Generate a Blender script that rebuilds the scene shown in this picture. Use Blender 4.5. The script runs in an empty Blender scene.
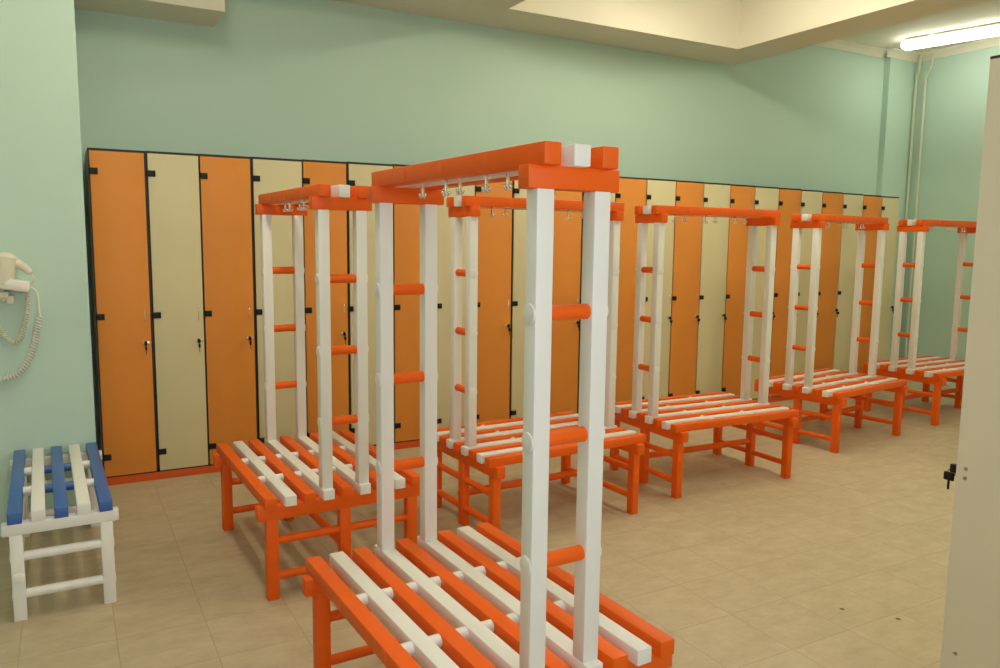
import bpy, bmesh, math, random
from mathutils import Vector, Matrix
random.seed(4)
SC = bpy.context.scene
COL = SC.collection

# ------------------------------------------------------------------ materials
def mat(name, col, rough=0.5, metal=0.0, spec=0.5, var=0.0, vscale=8.0, bump=0.0, bscale=200.0, coat=0.0):
    m = bpy.data.materials.new(name); m.use_nodes = True
    nt = m.node_tree; p = nt.nodes['Principled BSDF']
    p.inputs['Base Color'].default_value = (*col, 1)
    p.inputs['Roughness'].default_value = rough
    p.inputs['Metallic'].default_value = metal
    p.inputs['Specular IOR Level'].default_value = spec
    p.inputs['Coat Weight'].default_value = coat
    tc = nt.nodes.new('ShaderNodeTexCoord')
    if var > 0:
        nz = nt.nodes.new('ShaderNodeTexNoise'); nz.inputs['Scale'].default_value = vscale
        nz.inputs['Detail'].default_value = 5
        nt.links.new(tc.outputs['Object'], nz.inputs['Vector'])
        mr = nt.nodes.new('ShaderNodeMapRange')
        mr.inputs['To Min'].default_value = 1 - var; mr.inputs['To Max'].default_value = 1 + var
        nt.links.new(nz.outputs['Fac'], mr.inputs['Value'])
        mx = nt.nodes.new('ShaderNodeVectorMath'); mx.operation = 'SCALE'
        mx.inputs[0].default_value = col
        nt.links.new(mr.outputs['Result'], mx.inputs['Scale'])
        nt.links.new(mx.outputs['Vector'], p.inputs['Base Color'])
    if bump > 0:
        n2 = nt.nodes.new('ShaderNodeTexNoise'); n2.inputs['Scale'].default_value = bscale
        n2.inputs['Detail'].default_value = 3
        nt.links.new(tc.outputs['Object'], n2.inputs['Vector'])
        b = nt.nodes.new('ShaderNodeBump'); b.inputs['Strength'].default_value = bump
        b.inputs['Distance'].default_value = 0.002
        nt.links.new(n2.outputs['Fac'], b.inputs['Height'])
        nt.links.new(b.outputs['Normal'], p.inputs['Normal'])
    return m

def emit(name, col, strength):
    m = bpy.data.materials.new(name); m.use_nodes = True
    nt = m.node_tree; nt.nodes.clear()
    e = nt.nodes.new('ShaderNodeEmission'); o = nt.nodes.new('ShaderNodeOutputMaterial')
    e.inputs['Color'].default_value = (*col, 1); e.inputs['Strength'].default_value = strength
    nt.links.new(e.outputs[0], o.inputs['Surface'])
    return m

M = dict(
    mint=mat('mint_wall_paint', (0.545, 0.715, 0.595), 0.6, var=0.03, vscale=1.3, bump=0.15, bscale=160),
    ceil=mat('cream_ceiling_paint', (0.85, 0.80, 0.65), 0.8, var=0.02, vscale=2.0),
    orange=mat('orange_lacquered_wood', (0.90, 0.128, 0.004), 0.45, spec=.3, var=0.05, vscale=14, bump=0.05, bscale=60),
    white=mat('white_lacquered_wood', (0.86, 0.84, 0.78), 0.40, spec=.4, var=0.02, vscale=14, bump=0.05, bscale=60),
    blue=mat('blue_lacquered_wood', (0.05, 0.135, 0.42), 0.36, var=0.05, vscale=14),
    door_orange=mat('orange_laminate', (0.76, 0.275, 0.042), 0.5, spec=.35, var=0.05, vscale=5, bump=0.08, bscale=320),
    door_beige=mat('beige_laminate', (0.70, 0.615, 0.37), 0.5, spec=.35, var=0.04, vscale=5, bump=0.08, bscale=320),
    panel=mat('cream_laminate', (0.70, 0.635, 0.46), 0.5, var=0.03, vscale=4, bump=0.06, bscale=320),
    black=mat('black_laminate_edge', (0.016, 0.013, 0.009), 0.5),
    plinth=mat('red_orange_kickboard', (0.74, 0.105, 0.007), 0.5, var=0.06, vscale=6),
    hinge=mat('black_plastic', (0.010, 0.010, 0.010), 0.5, spec=.3),
    chrome=mat('polished_chrome', (0.88, 0.88, 0.87), 0.26, metal=1.0),
    steel=mat('dull_steel', (0.45, 0.42, 0.36), 0.35, metal=1.0),
    pipe=mat('cream_pipe_paint', (0.68, 0.70, 0.50), 0.4),
    plastic=mat('ivory_plastic', (0.80, 0.74, 0.58), 0.4),
    plasticw=mat('white_plastic', (0.84, 0.80, 0.72), 0.35),
    housing=mat('white_lamp_housing', (0.75, 0.72, 0.62), 0.5),
)
WARM = (1.0, 0.94, 0.75)
COOL = (0.93, 1.0, 1.06)
M['tube_warm'] = emit('lit_warm_diffuser', WARM, 27.0)
M['tube_right'] = emit('lit_right_diffuser', (1.0, 0.99, 0.88), 11.5)
M['fill_glow'] = emit('added_fill_glow', (0.97, 1.0, 1.08), 3.3)  # cool glow of the fill pane added behind the camera

def floor_material():
    m = bpy.data.materials.new('beige_floor_tiles'); m.use_nodes = True
    nt = m.node_tree; N = nt.nodes; L = nt.links; p = N['Principled BSDF']
    geo = N.new('ShaderNodeNewGeometry')
    sep = N.new('ShaderNodeSeparateXYZ'); L.new(geo.outputs['Position'], sep.inputs[0])
    def math_(op, a, b=None):
        n = N.new('ShaderNodeMath'); n.operation = op
        for i, v in enumerate((a, b)):
            if v is None: continue
            if isinstance(v, (int, float)): n.inputs[i].default_value = v
            else: L.new(v, n.inputs[i])
        return n.outputs[0]
    u = math_('DIVIDE', math_('ADD', sep.outputs['X'], 0.315 + 30.23), 0.3023)
    v = math_('DIVIDE', math_('ADD', sep.outputs['Y'], 1.664 + 29.8), 0.298)
    du = math_('ABSOLUTE', math_('SUBTRACT', math_('FRACT', math_('ADD', u, 0.5)), 0.5))
    dv = math_('ABSOLUTE', math_('SUBTRACT', math_('FRACT', math_('ADD', v, 0.5)), 0.5))
    g = math_('MINIMUM', du, dv)
    ss = N.new('ShaderNodeMapRange'); ss.interpolation_type = 'SMOOTHSTEP'
    ss.inputs['From Min'].default_value = 0.003; ss.inputs['From Max'].default_value = 0.010
    L.new(g, ss.inputs['Value'])
    cell = N.new('ShaderNodeCombineXYZ'); L.new(math_('FLOOR', u), cell.inputs[0]); L.new(math_('FLOOR', v), cell.inputs[1])
    wn = N.new('ShaderNodeTexWhiteNoise'); wn.noise_dimensions = '3D'; L.new(cell.outputs[0], wn.inputs['Vector'])
    # brushed clouding that runs along x
    mp = N.new('ShaderNodeMapping'); mp.inputs['Scale'].default_value = (1.0, 1.7, 1)
    L.new(geo.outputs['Position'], mp.inputs['Vector'])
    off = N.new('ShaderNodeVectorMath'); off.operation = 'ADD'
    L.new(mp.outputs[0], off.inputs[0]); L.new(wn.outputs['Color'], off.inputs[1])
    n1 = N.new('ShaderNodeTexNoise'); n1.inputs['Scale'].default_value = 6.5; n1.inputs['Detail'].default_value = 7
    n1.inputs['Roughness'].default_value = 0.72
    L.new(off.outputs[0], n1.inputs['Vector'])
    cr = N.new('ShaderNodeValToRGB')
    cr.color_ramp.elements[0].position = 0.30; cr.color_ramp.elements[0].color = (0.44, 0.350, 0.215, 1)
    cr.color_ramp.elements[1].position = 0.72; cr.color_ramp.elements[1].color = (0.585, 0.485, 0.325, 1)
    L.new(n1.outputs['Fac'], cr.inputs[0])
    tv = N.new('ShaderNodeMapRange'); tv.inputs['To Min'].default_value = 0.98; tv.inputs['To Max'].default_value = 1.02
    L.new(wn.outputs['Value'], tv.inputs['Value'])
    sc = N.new('ShaderNodeVectorMath'); sc.operation = 'SCALE'
    L.new(cr.outputs['Color'], sc.inputs[0]); L.new(tv.outputs[0], sc.inputs['Scale'])
    mx = N.new('ShaderNodeMix'); mx.data_type = 'RGBA'
    L.new(ss.outputs[0], mx.inputs['Factor'])
    mx.inputs['A'].default_value = (0.42, 0.325, 0.185, 1); L.new(sc.outputs[0], mx.inputs['B'])
    # two small dark marks on the tiles
    last = mx.outputs['Result']
    for (sx, sy) in ((2.533, -3.03), (2.656, -3.188)):
        d = N.new('ShaderNodeVectorMath'); d.operation = 'DISTANCE'
        L.new(geo.outputs['Position'], d.inputs[0]); d.inputs[1].default_value = (sx, sy, 0)
        k = N.new('ShaderNodeMapRange'); k.interpolation_type = 'SMOOTHSTEP'
        k.inputs['From Min'].default_value = 0.007; k.inputs['From Max'].default_value = 0.012
        L.new(d.outputs['Value'], k.inputs['Value'])
        q = N.new('ShaderNodeMix'); q.data_type = 'RGBA'; L.new(k.outputs[0], q.inputs['Factor'])
        q.inputs['A'].default_value = (0.14, 0.09, 0.04, 1); L.new(last, q.inputs['B']); last = q.outputs['Result']
    L.new(last, p.inputs['Base Color'])
    p.inputs['Roughness'].default_value = 0.55
    b = N.new('ShaderNodeBump'); b.inputs['Strength'].default_value = 0.25; b.inputs['Distance'].default_value = 0.002
    L.new(ss.outputs[0], b.inputs['Height']); L.new(b.outputs['Normal'], p.inputs['Normal'])
    return m
M['floor'] = floor_material()

# ------------------------------------------------------------------ mesh helpers
def box(bm, x0, x1, y0, y1, z0, z1, bev=0.0, seg=2):
    t = bmesh.new()
    vs = [t.verts.new((x, y, z)) for x in (x0, x1) for y in (y0, y1) for z in (z0, z1)]
    for f in ((0, 1, 3, 2), (4, 6, 7, 5), (0, 4, 5, 1), (2, 3, 7, 6), (0, 2, 6, 4), (1, 5, 7, 3)):
        t.faces.new([vs[i] for i in f])
    if bev > 0:
        bmesh.ops.bevel(t, geom=list(t.edges), offset=bev, segments=seg, profile=0.5, affect='EDGES')
    bmesh.ops.recalc_face_normals(t, faces=list(t.faces))
    merge(bm, t)

def merge(bm, t, mtx=None):
    if mtx is not None: bmesh.ops.transform(t, matrix=mtx, verts=t.verts)
    me = bpy.data.meshes.new('tmp'); t.to_mesh(me); t.free()
    bm.from_mesh(me); bpy.data.meshes.remove(me)

def cyl(bm, p0, p1, r, seg=20, r1=None, bev=0.0):
    p0, p1 = Vector(p0), Vector(p1); d = p1 - p0
    t = bmesh.new()
    bmesh.ops.create_cone(t, cap_ends=True, segments=seg, radius1=r, radius2=r if r1 is None else r1, depth=d.length)
    if bev > 0:
        es = [e for e in t.edges if any(len(f.verts) > 4 for f in e.link_faces)]
        bmesh.ops.bevel(t, geom=es, offset=bev, segments=2, profile=0.5, affect='EDGES')
    q = Vector((0, 0, 1)).rotation_difference(d.normalized())
    merge(bm, t, Matrix.Translation((p0 + p1) / 2) @ q.to_matrix().to_4x4())

def ball(bm, c, r, sc=(1, 1, 1), u=16, v=10):
    t = bmesh.new(); bmesh.ops.create_uvsphere(t, u_segments=u, v_segments=v, radius=r)
    merge(bm, t, Matrix.Translation(c) @ Matrix.Diagonal((*sc, 1)))

def tube(bm, pts, r, seg=10, radii=None):
    pts = [Vector(p) for p in pts]; n = len(pts); rings = []
    ref = None
    for i, p in enumerate(pts):
        d = (pts[min(i + 1, n - 1)] - pts[max(i - 1, 0)]).normalized()
        if ref is None:
            ref = d.orthogonal().normalized()
        else:
            ref = (ref - d * ref.dot(d)).normalized()
        b = d.cross(ref); rr = radii[i] if radii else r
        rings.append([bm.verts.new(p + (ref * math.cos(a) + b * math.sin(a)) * rr)
                      for a in (2 * math.pi * k / seg for k in range(seg))])
    for a, b in zip(rings, rings[1:]):
        for k in range(seg):
            bm.faces.new((a[k], a[(k + 1) % seg], b[(k + 1) % seg], b[k]))
    bm.faces.new(rings[0][::-1]); bm.faces.new(rings[-1])

def spline(P, n=12):
    P = [Vector(p) for p in P]; out = []
    Q = [2 * P[0] - P[1]] + P + [2 * P[-1] - P[-2]]
    for i in range(1, len(Q) - 2):
        a, b, c, d = Q[i - 1:i + 3]
        for k in range(n):
            t = k / n
            out.append(0.5 * ((2 * b) + (c - a) * t + (2 * a - 5 * b + 4 * c - d) * t * t + (3 * b - a - 3 * c + d) * t ** 3))
    out.append(P[-1]); return out

def obj(name, bm, m, parent=None, smooth=True):
    bmesh.ops.recalc_face_normals(bm, faces=list(bm.faces))
    me = bpy.data.meshes.new(name); bm.to_mesh(me); bm.free()
    me.materials.append(m)
    if smooth:
        me.shade_smooth()
        try: me.set_sharp_from_angle(angle=math.radians(40))
        except Exception: pass
    o = bpy.data.objects.new(name, me); COL.objects.link(o)
    if parent is not None: o.parent = parent
    return o

def bxo(name, dims, m, parent=None, bev=0.0, label=None):
    bm = bmesh.new(); box(bm, *dims, bev=bev); o = obj(name, bm, m, parent, smooth=bev > 0)
    if label: o['label'] = label
    return o

def thing(name, label, cat, loc=(0, 0, 0), rz=0.0, group=None):
    o = bpy.data.objects.new(name, None); COL.objects.link(o)
    o.empty_display_size = 0.1
    o.location = loc; o.rotation_euler = (0, 0, rz)
    o['label'] = label; o['category'] = cat
    if group: o['group'] = group
    return o

def struct(name, boxes, m, bev=0.0):
    bm = bmesh.new()
    for b in boxes: box(bm, *b, bev=bev)
    o = obj(name, bm, m, smooth=False); o['kind'] = 'structure'
    return o

def copy_tree(o, parent=None):
    c = o.copy(); COL.objects.link(c)
    if parent is not None: c.parent = parent
    for ch in list(o.children): copy_tree(ch, c)
    return c

# ------------------------------------------------------------------ the room
XL, XR, YB, YF, ZC, ZS = -3.0, 7.92, 0.50, -5.8, 3.45, 3.06
YW = -0.635                      # the nearer stretch of wall at the left, carrying the hair dryer
XW = -0.016
struct('floor', [(XL - .1, XR + .1, YF - .1, YB + .1, -0.1, 0)], M['floor'])
struct('ceiling', [(XL - .1, XR + .1, YF - .1, YB + .1, ZC, ZC + 0.1)], M['ceil'])
struct('wall_back', [(XW, XR, YB, YB + .1, 0, ZC)], M['mint'])
struct('wall_left', [(XL, XW, YW, YB + .1, 0, ZC)], M['mint'])
struct('wall_outer_left', [(XL - .1, XL, YF, YW, 0, ZC)], M['mint'])
struct('wall_right', [(XR, XR + .1, YF, YB, 0, ZC)], M['mint'])
WX0, WX1, WZ0, WZ1 = -1.5, 1.7, 0.95, 2.45       # added unseen glowing pane behind the camera, cool fill for the near rack fronts
struct('wall_front', [(XL, WX0, YF - .1, YF, 0, ZC), (WX1, XR, YF - .1, YF, 0, ZC),
                      (WX0, WX1, YF - .1, YF, 0, WZ0), (WX0, WX1, YF - .1, YF, WZ1, ZC)], M['mint'])
fill_pane = struct('added_fill_pane_1', [(WX0, WX1, YF - .07, YF - .06, WZ0, WZ1)], M['fill_glow'])
bm = bmesh.new()
for xa in (WX0, (WX0 + WX1) / 2 - .03, WX1 - .06): box(bm, xa, xa + .06, YF - .06, YF - .01, WZ0, WZ1, bev=.004)
for za in (WZ0, WZ1 - .06): box(bm, WX0 + .06, WX1 - .06, YF - .058, YF - .012, za, za + .06, bev=.004)
obj('added_pane_frame', bm, M['plasticw'], fill_pane)  # frame around the added fill pane
# shallow pilaster in the far right corner
struct('wall_pilaster', [(7.48, XR, YB - .066, YB, 0, ZC)], M['mint'])
# dropped beams around the raised ceiling bays
A0, A1 = 2.70, 4.91
struct('trim_1', [(XW, 5.33, 0.03, YB, ZS, ZC),            # along the locker wall
                  (A1, 5.33, -4.60, 0.03, ZS, ZC),          # right beam
                  (2.20, A0, -4.60, 0.03, ZS, ZC),          # beam between the bays
                  (XL, XW, YW + .0, 0.03, ZS, ZC)], M['ceil'])
# boxed duct in the left corner of the locker wall
struct('trim_2', [(XW, 0.797, 0.104, YB, 2.78, ZS)], M['ceil'])
# cove moulding where walls meet the ceiling on the right
def cove(name, p0, p1, inward):
    bm = bmesh.new(); p0, p1, n = Vector(p0), Vector(p1), Vector(inward)
    prof = [(0, 0), (0, -.075), (.008, -.075), (.012, -.060), (.030, -.032), (.056, -.014), (.066, -.010), (.066, 0)]
    r = [[bm.verts.new(p + n * a + Vector((0, 0, b))) for a, b in prof] for p in (p0, p1)]
    k = len(prof)
    for i in range(k):
        bm.faces.new((r[0][i], r[0][(i + 1) % k], r[1][(i + 1) % k], r[1][i]))
    bm.faces.new(r[0]); bm.faces.new(r[1][::-1])
    o = obj(name, bm, M['ceil'], smooth=False); o['kind'] = 'structure'
cove('trim_3', (5.33, YB, ZC), (7.48, YB, ZC), (0, -1, 0))
cove('trim_4', (7.414, YB - .066, ZC), (XR, YB - .066, ZC), (0, -1, 0))
cove('trim_5', (XR, YB - .066, ZC), (XR, YF, ZC), (-1, 0, 0))

# ------------------------------------------------------------------ lamps
def lamp(p0, p1, z, w, tube_mat, label):
    p0, p1 = Vector((*p0, 0)), Vector((*p1, 0)); d = p1 - p0; ln = d.length
    rz = math.atan2(d.y, d.x)
    t = thing('ceiling_lamp', label, 'lamp', (p0.x, p0.y, z), rz)
    bm = bmesh.new(); box(bm, 0.015, ln - .015, -w * .36, w * .36, .052, .09, bev=.006)
    obj('housing', bm, M['housing'], t)
    bm = bmesh.new()
    # rounded trough diffuser closed at both ends
    prof = [(-w / 2, .055), (-w / 2, .022), (-w * .40, .006), (-w * .25, 0), (w * .25, 0), (w * .40, .006), (w / 2, .022), (w / 2, .055)]
    r = []
    for xx, k in ((0.0, .72), (.02, 1), (ln - .02, 1), (ln, .72)):
        r.append([bm.verts.new((xx, a * k, .055 - (.055 - b) * k)) for a, b in prof])
    n = len(prof)
    for a, b in zip(r, r[1:]):
        for i in range(n): bm.faces.new((a[i], a[(i + 1) % n], b[(i + 1) % n], b[i]))
    bm.faces.new(r[0]); bm.faces.new(r[-1][::-1])
    obj('diffuser', bm, tube_mat, t)
    for k in (.2, .8):
        bm = bmesh.new(); box(bm, ln * k - .03, ln * k + .03, -w * .3, w * .3, .088, ZC - z, bev=.002)
        obj('bracket', bm, M['housing'], t)
    return t
lamp((7.19, .10), (7.50, -1.24), 3.345, .15, M['tube_right'], 'long lit fluorescent ceiling lamp in the upper right corner')
lamp((3.85, -.50), (3.85, -2.00), 3.345, .17, M['tube_warm'], 'lit ceiling lamp in the raised bay, nearest the locker wall')
lamp((3.80, -2.60), (3.80, -4.10), 3.345, .17, M['tube_warm'], 'lit ceiling lamp in the raised bay, farther from the locker wall')
lamp((.30, -1.35), (.30, -2.85), 3.345, .17, M['tube_warm'], 'lit ceiling lamp by the left wall, between bench and nearest rack')
lamp((6.9, -3.6), (6.9, -5.1), 3.345, .17, M['tube_warm'], 'lit ceiling lamp by the right wall, nearer the room front')

# ------------------------------------------------------------------ lockers
LX = [0.027, 0.32, 0.607, 0.906, 1.215, 1.505, 1.819, 2.124, 2.429, 2.735, 3.040, 3.345, 3.650, 3.955,
      4.258, 4.559, 4.863, 5.152, 5.45, 5.735, 6.019, 6.309, 6.597, 6.872, 7.147]
HT, HP, DEP = 1.926, 0.047, 0.475
ORD = ['first', 'second', 'third', 'fourth', 'fifth', 'sixth', 'seventh', 'eighth', 'ninth', 'tenth', 'eleventh', 'twelfth']

def lock_mesh():
    bm = bmesh.new()
    cyl(bm, (0, .001, 0), (0, -.004, 0), .0115, 20)
    cyl(bm, (0, -.003, 0), (0, -.018, 0), .0085, 20, bev=.002)
    box(bm, .006, .026, -.003, .001, -.008, .008, bev=.001)
    return bm
def key_mesh():
    bm = bmesh.new()
    box(bm, -.0015, .0015, -.030, -.016, -.004, .004)                      # blade going into the lock
    box(bm, -.008, .008, -.042, -.024, -.012, .012, bev=.003)              # head
    return bm
def ring_mesh():
    bm = bmesh.new()
    tube(bm, [(0, -.040 + .011 * math.sin(a), -.015 - .011 * math.cos(a)) for a in [2 * math.pi * k / 14 for k in range(14)]], .0011, 6)
    box(bm, -.0045, .0045, -.060, -.032, -.038, -.014, bev=.003)             # hanging spare key head
    box(bm, -.0012, .0012, -.049, -.043, -.064, -.037)
    return bm

def locker(x0, x1, mdoor, label, g0, g1, loc=(0, 0, 0), rz=0.0, group=None, door_label=None, sf=.012, HT=HT):
    """front in the plane y = 0, back towards +y; local x from 0 to x1-x0"""
    w = x1 - x0
    t = thing('locker', label, 'locker', loc, rz, group)
    bm = bmesh.new()
    box(bm, .0006, .012, .012, DEP, HP, HT - .012); box(bm, w - .012, w - .0006 + (.0006 if sf < 0 else 0), sf, DEP, HP if sf > 0 else 0, HT - (.012 if sf > 0 else .0075))
    box(bm, .012, w - .012, .012, DEP, HP, HP + .012)
    box(bm, .012, w - .012, DEP - .01, DEP, HP + .012, HT - .012)
    box(bm, .012, w - .012, .03, DEP - .01, 1.60, 1.612)
    obj('carcass', bm, M['panel'], t, smooth=False)
    bm = bmesh.new(); box(bm, .0006, w - (.0006 if sf > 0 else 0), .001 if sf > 0 else -.012, DEP, HT - (.011 if sf > 0 else .0075), HT)
    obj('top_panel', bm, M['black'], t, smooth=False)
    bm = bmesh.new()
    box(bm, .0006, g0 + .006, .0035, .0125, HP, HT - .011); box(bm, w - g1 - .006, w - .0006, .0035, .0125, HP, HT - .011)
    box(bm, .0, w, .0035, .0125, HP, HP + .016)
    obj('edge_frame', bm, M['black'], t, smooth=False)
    bm = bmesh.new(); box(bm, g0, w - g1, -.010, .003, HP + .010, HT - .014, bev=.0012)
    d = obj('door', bm, mdoor, t)
    if door_label: d['label'] = door_label
    for z in (1.800, .987, .171):
        bm = bmesh.new(); box(bm, .0008, g0 + .038, -.0165, -.0095, z - .0175, z + .0175, bev=.002)
        cyl(bm, (.0062, -.013, z - .0175), (.0062, -.013, z + .0175), .0052, 12)
        obj('hinge', bm, M['hinge'], t)
    xh = w - g1 - .030
    bm = bmesh.new()
    tube(bm, spline([(xh, -.010, 1.022), (xh, -.024, 1.010), (xh, -.028, .982), (xh, -.024, .954), (xh, -.010, .942)], 5), .0030, 8)
    obj('handle', bm, M['chrome'], t)
    bm = lock_mesh(); bmesh.ops.translate(bm, vec=(xh - .003, -.010, .828), verts=bm.verts)
    lk = obj('lock', bm, M['chrome'], t)
    bm = key_mesh(); bmesh.ops.translate(bm, vec=(xh - .003, -.008, .828), verts=bm.verts)
    obj('key', bm, M['hinge'], lk)
    bm = ring_mesh(); bmesh.ops.translate(bm, vec=(xh - .003, -.008, .828), verts=bm.verts)
    obj('key', bm, M['hinge'], lk)
    return t

def rise(i):        # varies locker heights along the row to offset lens barrel distortion
    K = ((0, 0), (3, .004), (9, .020), (13, .023), (18, .012), (24, -.012))
    for (a, va), (b, vb) in zip(K, K[1:]):
        if i <= b: return va + (vb - va) * (i - a) / (b - a)
for i in range(24):
    x0, x1 = LX[i], LX[i + 1]
    orange = i % 2 == 0
    col = 'orange' if orange else 'beige'
    k = ORD[i // 2]
    if i == 0: lab = 'tall orange locker at the left end of the row, first by the green wall corner'
    elif i == 23: lab = 'tall beige locker at the far right end of the row, last before the pipes'
    else: lab = f'tall {col} locker in the long row, {k} {col} one from its left end'
    g = lambda b: .0095 if b % 2 == 1 and b < 13 else (.008 if b in (0, 24) else .0055)
    locker(x0, x1, M['door_orange'] if orange else M['door_beige'], lab, g(i), g(i + 1), (x0, 0, 0), 0.0, 'orange and beige lockers along the wall', HT=HT + rise(i))

bm = bmesh.new(); box(bm, LX[0] + .004, LX[24], .002, DEP, 0, HP, bev=.001)
o = obj('plinth', bm, M['plinth']); o['label'] = 'low orange red kickboard running under the whole locker row'; o['category'] = 'plinth'

# locker of the facing row, seen from its side at the right edge
SX, SY = 1.985, -3.762
t = locker(0, .30, M['door_beige'], 'pale locker side panel standing close at the right edge of the photo', .008, .008,
           (SX + .30, SY, 0), math.pi, sf=-.012)
pl = bxo('plinth', (.004, .287, .002, DEP, 0, HP), M['panel'], t)
for (yy, z) in ((.014, .846), (.014, .820), (.028, .326), (.40, .844), (.40, .322)):
    bm = bmesh.new(); cyl(bm, (.2990, yy, z), (.3014, yy, z), .0052, 12)
    obj('screw', bm, M['steel'], t)

# ------------------------------------------------------------------ bench racks
P = .0779; W = .0471; WD = .0452; H = .0428; ZSEAT = .4302; L = .4839; LP = .464
ZP = 1.556; HC = .0496; LC = .4647; CW = .0443; TC = .1242; LB = .4884; PB = .0781; WB = .0454; HB = .0473
TL = .3016; WL = .047; SL = .4548; DL = .042; TB = .358; HBEAM = .056
ZB0 = ZSEAT - H - HBEAM      # underside of the seat beams
# local frame: x = across the bench (t), -y = along the bench (s)
def B(bm, t0, t1, s0, s1, z0, z1, bev=.003): box(bm, min(t0, t1), max(t0, t1), -max(s0, s1), -min(s0, s1), z0, z1, bev=bev)
def part(name, t0, t1, s0, s1, z0, z1, m, parent, bev=.003, label=None):
    bm = bmesh.new(); B(bm, t0, t1, s0, s1, z0, z1, bev); o = obj(name, bm, m, parent)
    if label: o['label'] = label
    return o
def rod(name, a, b, r, m, parent, label=None, bev=.0):
    bm = bmesh.new(); cyl(bm, a, b, r, 24, bev=bev); o = obj(name, bm, m, parent)
    if label: o['label'] = label
    return o

def make_rack():
    r = thing('bench_rack', 'x', 'bench')
    OR, WH = M['orange'], M['white']
    for i in range(9):
        c = (i - 4) * P; white = i % 2 == 1
        part('slat', c - W / 2, c + W / 2, -L, L, ZSEAT - H, ZSEAT, WH if white else OR, r, .0035, 'white slat' if white else 'orange slat')
    for s in (-.158, .158):
        d = rod('dowel', (-4 * P, -s, ZSEAT - .0200), (4 * P, -s, ZSEAT - .0200), .0172, WH, r, 'white round dowel')
        for sg in (-1, 1):
            e = sg * (4 * P + W / 2)
            rod('plug', (e - sg * .010, -s, ZSEAT - .020), (e + sg * .0012, -s, ZSEAT - .020), .0165, OR, d, 'orange plug', .0008)
    for s in (-1, 1):
        for tc in (-P, P):
            part('post', tc - W / 2 + .0008, tc + W / 2 - .0008, s * LP, s * (LP - WD), ZSEAT - .001, ZP, WH, r, .0035, 'white square post')
        for z in (1.283, .993, .703):
            sc = s * (LP - WD / 2)
            g = rod('rung', (-P, -sc, z), (P, -sc, z), .0180, OR, r, 'orange round ladder rung')
            for sg in (-1, 1):
                e = sg * (P + W / 2)
                rod('plug', (e - sg * .008, -sc, z), (e + sg * .0022, -sc, z), .0222, WH, g, 'white plug', .0012)
        part('crossbar', -TC, TC, s * LC, s * (LC - CW), ZP - .001, ZP + HC, OR, r, .0035, 'orange crossbar')
        part('seat_beam', -TB, TB, s * SL, s * (SL - .045), ZB0, ZB0 + HBEAM + .001, OR, r, .003)
        for tc in (-TL, 0, TL):
            part('leg', tc - WL / 2, tc + WL / 2, s * (SL - .001), s * (SL - DL), 0, ZB0 + .001, OR, r, .003)
        for t0, t1 in ((-TL, 0), (0, TL)):
            for z in (.240, .092):
                sc = s * (SL - DL / 2)
                rod('leg_rung', (t0, -sc, z), (t1, -sc, z), .0165, OR, r)
        for sg in (-1, 1):
            pass
    for tc, m, lb in ((-PB, OR, 'orange rail'), (0, WH, 'white rail'), (PB, OR, 'orange rail')):
        part('rail', tc - WB / 2, tc + WB / 2, -LB, LB, ZP + HC - .001, ZP + HC + HB, m, r, .0035, lb)
    for s in (-.235, .005, .245):
        d = rod('rail_dowel', (-PB, -s, ZP + HC + .022), (PB, -s, ZP + HC + .022), .0140, WH, r, 'white dowel')
        for sg in (-1, 1):
            e = sg * (PB + WB / 2)
            rod('plug', (e - sg * .008, -s, ZP + HC + .022), (e + sg * .0006, -s, ZP + HC + .022), .0205, OR, d, 'orange plug', .0004)
    st = rod('stretcher', (0, -(SL - DL), .165), (0, SL - DL, .165), .0190, OR, r)
    for sg in (-1, 1):
        rod('plug', (0, -sg * (SL - .008), .165), (0, -sg * (SL + .004), .165), .0205, OR, st, None, .0012)
    return r

def hook_mesh():
    bm = bmesh.new()
    box(bm, -.0048, .0048, -.0022, .0022, -.037, .002, bev=.001)          # flat shank
    cyl(bm, (0, -.002, -.006), (0, -.0042, -.006), .0030, 10)             # screw head
    for sg in (-1, 1):
        tube(bm, spline([(0, 0, -.030), (sg * .004, 0, -.041), (sg * .009, 0, -.042), (sg * .0125, 0, -.036)], 5), .0028, 8)
        ball(bm, (sg * .0128, 0, -.034), .0042, u=10, v=8)
    return bm
hb = hook_mesh(); bmesh.ops.recalc_face_normals(hb, faces=list(hb.faces))
HOOK = bpy.data.meshes.new('coat_hook'); hb.to_mesh(HOOK); hb.free(); HOOK.materials.append(M['chrome']); HOOK.shade_smooth()
def hooks(r, spots):
    for t_, s_, z_, a in spots:
        o = bpy.data.objects.new('coat_hook', HOOK); COL.objects.link(o); o.parent = r
        o.location = (t_, -s_, ZP + HC - z_); o.rotation_euler = (0, 0, a)
        o['label'] = 'chrome double coat hook'
NEAR = [(-.078, -.012, .003, .35), (-.078, .204, .003, .35), (-.030, -.258, -.004, .35), (-.030, -.022, -.004, .35), (-.030, .226, -.004, .35)]
FAR = [(.078, .33, .003, .3), (.078, .10, .003, .3), (.078, -.13, .003, .3), (.030, .222, -.002, .3), (.030, -.018, -.002, .3), (.030, -.256, -.002, .3)]

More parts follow.
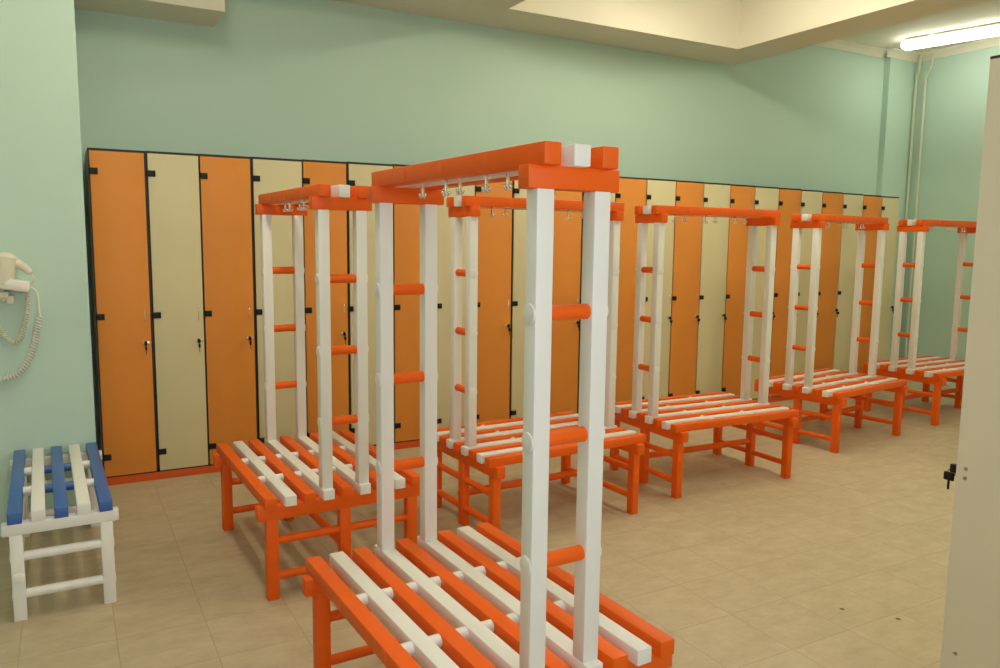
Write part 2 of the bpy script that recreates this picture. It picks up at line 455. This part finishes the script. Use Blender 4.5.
RACKS = [
    ('A', .8643, -3.041, .0332, 'nearest orange and white bench rack with tall ladder posts and hooks', NEAR),
    ('B', .8487, -1.4506, .0244, 'orange and white bench rack at left, between the nearest rack and the orange lockers', NEAR),
    ('C', 2.0443, -1.4761, -1.5257, 'orange and white bench rack partly hidden behind the nearest rack posts', FAR),
    ('D', 3.3196, -1.3791, -1.5977, 'orange and white bench rack in mid row, right of the nearest rack', FAR),
    ('E', 4.9219, -1.0723, -1.4320, 'orange and white bench rack second from the far end of the row', FAR),
    ('F', 6.4208, -.9262, -1.5461, 'farthest orange and white bench rack by the green right wall, cut by the pale panel', FAR),
]
proto = make_rack(); made = []
for i, (k, x, y, th, lab, hk) in enumerate(RACKS):
    made.append(proto if i == 0 else copy_tree(proto))
for r, (k, x, y, th, lab, hk) in zip(made, RACKS):
    r.location = (x, y, 0); r.rotation_euler = (0, 0, th); r['label'] = lab; r['group'] = 'orange and white bench racks'
    hooks(r, hk)

# ------------------------------------------------------------------ blue and white bench
def make_bench():
    r = thing('bench', 'low white bench with blue and white seat slats by the left wall', 'bench', (-.1796, -1.1474, 0), .0224)
    p, w, h, zs, l, sl, tb, tl, wl, hb2 = .076, .047, .0441, .4213, .5004, .4978, .1953, .1512, .0435, .043
    WH, BL = M['white'], M['blue']
    for i in range(5):
        c = (i - 2) * p; white = i % 2 == 1
        part('slat', c - w / 2, c + w / 2, -l, l, zs - h, zs, WH if white else BL, r, .0035, 'white slat' if white else 'blue slat')
    for s in (-.155, .155):
        rod('dowel', (-p, -s, zs - .0205), (p, -s, zs - .0205), .0185, BL, r, 'blue round dowel')
        for sg in (-1, 1):
            rod('spacer', (sg * (p + w / 2 - .004), -s, zs - .0205), (sg * (2 * p - w / 2 + .004), -s, zs - .0205), .0185, WH, r, 'white round spacer')
            e = sg * (2 * p + w / 2)
            rod('plug', (e - sg * .01, -s, zs - .020), (e + sg * .0012, -s, zs - .020), .0165, BL, r, 'blue plug', .0008)
    zb = zs - h - hb2
    for s in (-1, 1):
        part('seat_beam', -tb, tb, s * sl, s * (sl - .043), zb, zb + hb2 + .001, WH, r)
        for tc in (-tl, tl):
            part('leg', tc - wl / 2, tc + wl / 2, s * (sl - .001), s * (sl - .042), 0, zb + .001, WH, r)
        for z in (.245, .098):
            g = rod('leg_rung', (-tl, -s * (sl - .021), z), (tl, -s * (sl - .021), z), .0180, WH, r)
            for sg in (-1, 1):
                e = sg * (tl + wl / 2)
                rod('plug', (e - sg * .008, -s * (sl - .021), z), (e + sg * .0022, -s * (sl - .021), z), .0195, WH, g, None, .001)
    st = rod('stretcher', (-tl, -(sl - .042), .165), (-tl, sl - .042, .165), .0155, WH, r)
    rod('plug', (-tl, -(sl - .008), .168), (-tl, -(sl + .004), .168), .0200, WH, st, None, .0012)
make_bench()

# ------------------------------------------------------------------ pipes in the corner
bm = bmesh.new()
YP1, YP2 = .405, .300
t = thing('heating_pipe', 'cream vertical heating pipe in the far corner, left one of the pair', 'pipe', (7.885, YP1, 0), 0, 'cream pipes in the far corner')
tube(bm, spline([(0, 0, 0), (0, 0, 1.5), (0, 0, 3.12), (0, -.004, 3.2), (-.004, -.03, 3.30), (-.004, -.036, 3.36), (-.004, -.036, ZC)], 6), .0130, 14)
obj('pipe', bm, M['pipe'], t)
t2 = thing('heating_pipe', 'cream vertical heating pipe in the far corner, right one of the pair', 'pipe', (7.885, YP2, 0), 0, 'cream pipes in the far corner')
bm = bmesh.new(); tube(bm, spline([(0, 0, 0), (0, 0, 1.5), (0, 0, 3.10), (0, -.006, 3.18), (0, -.055, 3.30), (0, -.062, 3.36), (0, -.062, ZC)], 6), .0130, 14)
obj('pipe', bm, M['pipe'], t2)
for tt in (t, t2):
    for z in (1.72, .5):
        bm = bmesh.new(); cyl(bm, (0, 0, z - .012), (0, 0, z + .012), .019, 14, bev=.003); box(bm, 0, XR - 7.885, -.005, .005, z - .005, z + .005)
        obj('pipe_clip', bm, M['pipe'], tt)

# ------------------------------------------------------------------ wall hair dryer
def coil(path, r, turns, wire, seg_per=14):
    pts = spline(path, 24); d = [0]
    for a, b in zip(pts, pts[1:]): d.append(d[-1] + (b - a).length)
    tot = d[-1]; out = []; n = turns * seg_per; j = 0
    for i in range(n + 1):
        s = tot * i / n
        while j < len(d) - 2 and d[j + 1] < s: j += 1
        f = (s - d[j]) / max(1e-9, d[j + 1] - d[j]); p = pts[j].lerp(pts[j + 1], f)
        tg = (pts[j + 1] - pts[j]).normalized(); nn = tg.cross(Vector((0, 1, 0))).normalized(); bb = Vector((0, 1, 0))
        a = 2 * math.pi * i / seg_per; e = min(1, i / seg_per, (n - i) / seg_per)
        out.append(p + (nn * math.cos(a) + bb * math.sin(a)) * r * e)
    bm = bmesh.new(); tube(bm, out, wire, 6); return bm

hd = thing('hair_dryer', 'ivory wall mounted hair dryer with coiled cords at the left photo edge', 'hair dryer', (-.40, YW, 1.2))
hx, hz = -.40, 1.2
def R(x, y, z): return (x - hx, y - YW, z - hz)
bm = bmesh.new()                                                     # wall holder: slanted white block
t_ = bmesh.new(); box(t_, -.17, .112, -.112, 0, -.026, .026, bev=.012)
merge(bm, t_, Matrix.Translation(R(-.368, YW, 1.222)) @ Matrix.Rotation(math.radians(10), 4, 'Y'))
obj('wall_holder', bm, M['plasticw'], hd)
bm = bmesh.new()                                                     # lower shelf of the holder
box(bm, -.10, .055, -.085, 0, -.045, -.018, bev=.006); box(bm, .045, .075, -.07, 0, -.075, -.035, bev=.005)
obj('holder_base', bm, M['plastic'], hd)
bm = bmesh.new()                                                     # dryer body standing in the holder
tube(bm, spline([R(-.365, YW - .075, 1.20), R(-.360, YW - .075, 1.26), R(-.352, YW - .075, 1.315), R(-.346, YW - .075, 1.348), R(-.344, YW - .075, 1.362)], 5),
     .05, 20, [.036 + .012 * min(1, k / 8) - (.0 if k < 15 else .006 * (k - 14)) for k in range(21)])
by = obj('dryer_body', bm, M['plastic'], hd)
bm = bmesh.new()
tube(bm, [R(-.325, YW - .075, 1.325), R(-.300, YW - .075, 1.312), R(-.275, YW - .075, 1.292), R(-.258, YW - .075, 1.275)], .02, 16, [.020, .020, .018, .015])
ball(bm, R(-.258, YW - .075, 1.275), .015)
obj('handle', bm, M['plastic'], hd)
bm = bmesh.new()
tube(bm, spline([R(-.256, YW - .075, 1.272), R(-.244, YW - .075, 1.255), R(-.243, YW - .07, 1.235), R(-.255, YW - .05, 1.215), R(-.268, YW - .03, 1.19), R(-.272, YW - .02, 1.165)], 6), .0035, 8)
tube(bm, spline([R(-.272, YW - .03, 1.205), R(-.258, YW - .03, 1.200), R(-.238, YW - .03, 1.180), R(-.230, YW - .03, 1.145), R(-.228, YW - .03, 1.075), R(-.222, YW - .03, 1.062)], 6), .0042, 8)
obj('cable', bm, M['plasticw'], hd)
bm = coil([R(-.272, YW - .025, 1.17), R(-.276, YW - .025, 1.10), R(-.290, YW - .025, 1.03), R(-.312, YW - .025, .965), R(-.340, YW - .025, .942), R(-.372, YW - .025, .968), R(-.400, YW - .025, 1.03), R(-.415, YW - .025, 1.10)], .0088, 36, .0032)
obj('coiled_cord', bm, M['plastic'], hd)
bm = coil([R(-.228, YW - .025, 1.070), R(-.240, YW - .025, 1.01), R(-.256, YW - .025, .935), R(-.285, YW - .025, .855), R(-.325, YW - .025, .798), R(-.375, YW - .025, .772), R(-.430, YW - .025, .768), R(-.470, YW - .025, .80)], .0115, 34, .0042)
obj('coiled_cord', bm, M['plasticw'], hd)
bm = bmesh.new(); cyl(bm, R(-.372, YW - .05, 1.155), R(-.372, YW - .05, 1.20), .012, 14); ball(bm, R(-.366, YW - .052, 1.148), .014)
obj('knob', bm, M['plastic'], hd)

# ------------------------------------------------------------------ camera
f, yaw, pitch, roll = 783.57, .50785, -.11851, .01184
c = Vector((-.117, -4.9603, 1.4425))
fw = Vector((math.sin(yaw) * math.cos(pitch), math.cos(yaw) * math.cos(pitch), math.sin(pitch)))
rt = Vector((math.cos(yaw), -math.sin(yaw), 0)); up = rt.cross(fw)
r2 = rt * math.cos(roll) + up * math.sin(roll); u2 = up * math.cos(roll) - rt * math.sin(roll)
cd = bpy.data.cameras.new('camera'); cam = bpy.data.objects.new('camera', cd); COL.objects.link(cam)
cd.sensor_fit = 'HORIZONTAL'; cd.sensor_width = 36; cd.lens = 36 * f / 1000; cd.clip_start = .02
cam.matrix_world = Matrix(((r2.x, u2.x, -fw.x, c.x), (r2.y, u2.y, -fw.y, c.y), (r2.z, u2.z, -fw.z, c.z), (0, 0, 0, 1)))
SC.camera = cam

w = bpy.data.worlds.new('world'); SC.world = w; w.use_nodes = True
w.node_tree.nodes['Background'].inputs[0].default_value = (.5, .55, .6, 1)
w.node_tree.nodes['Background'].inputs[1].default_value = 0.0
SC.view_settings.view_transform = 'Standard'
SC.view_settings.look = 'None'
SC.view_settings.exposure = 0.0
SC.view_settings.gamma = 1
SC.view_settings.use_curve_mapping = False
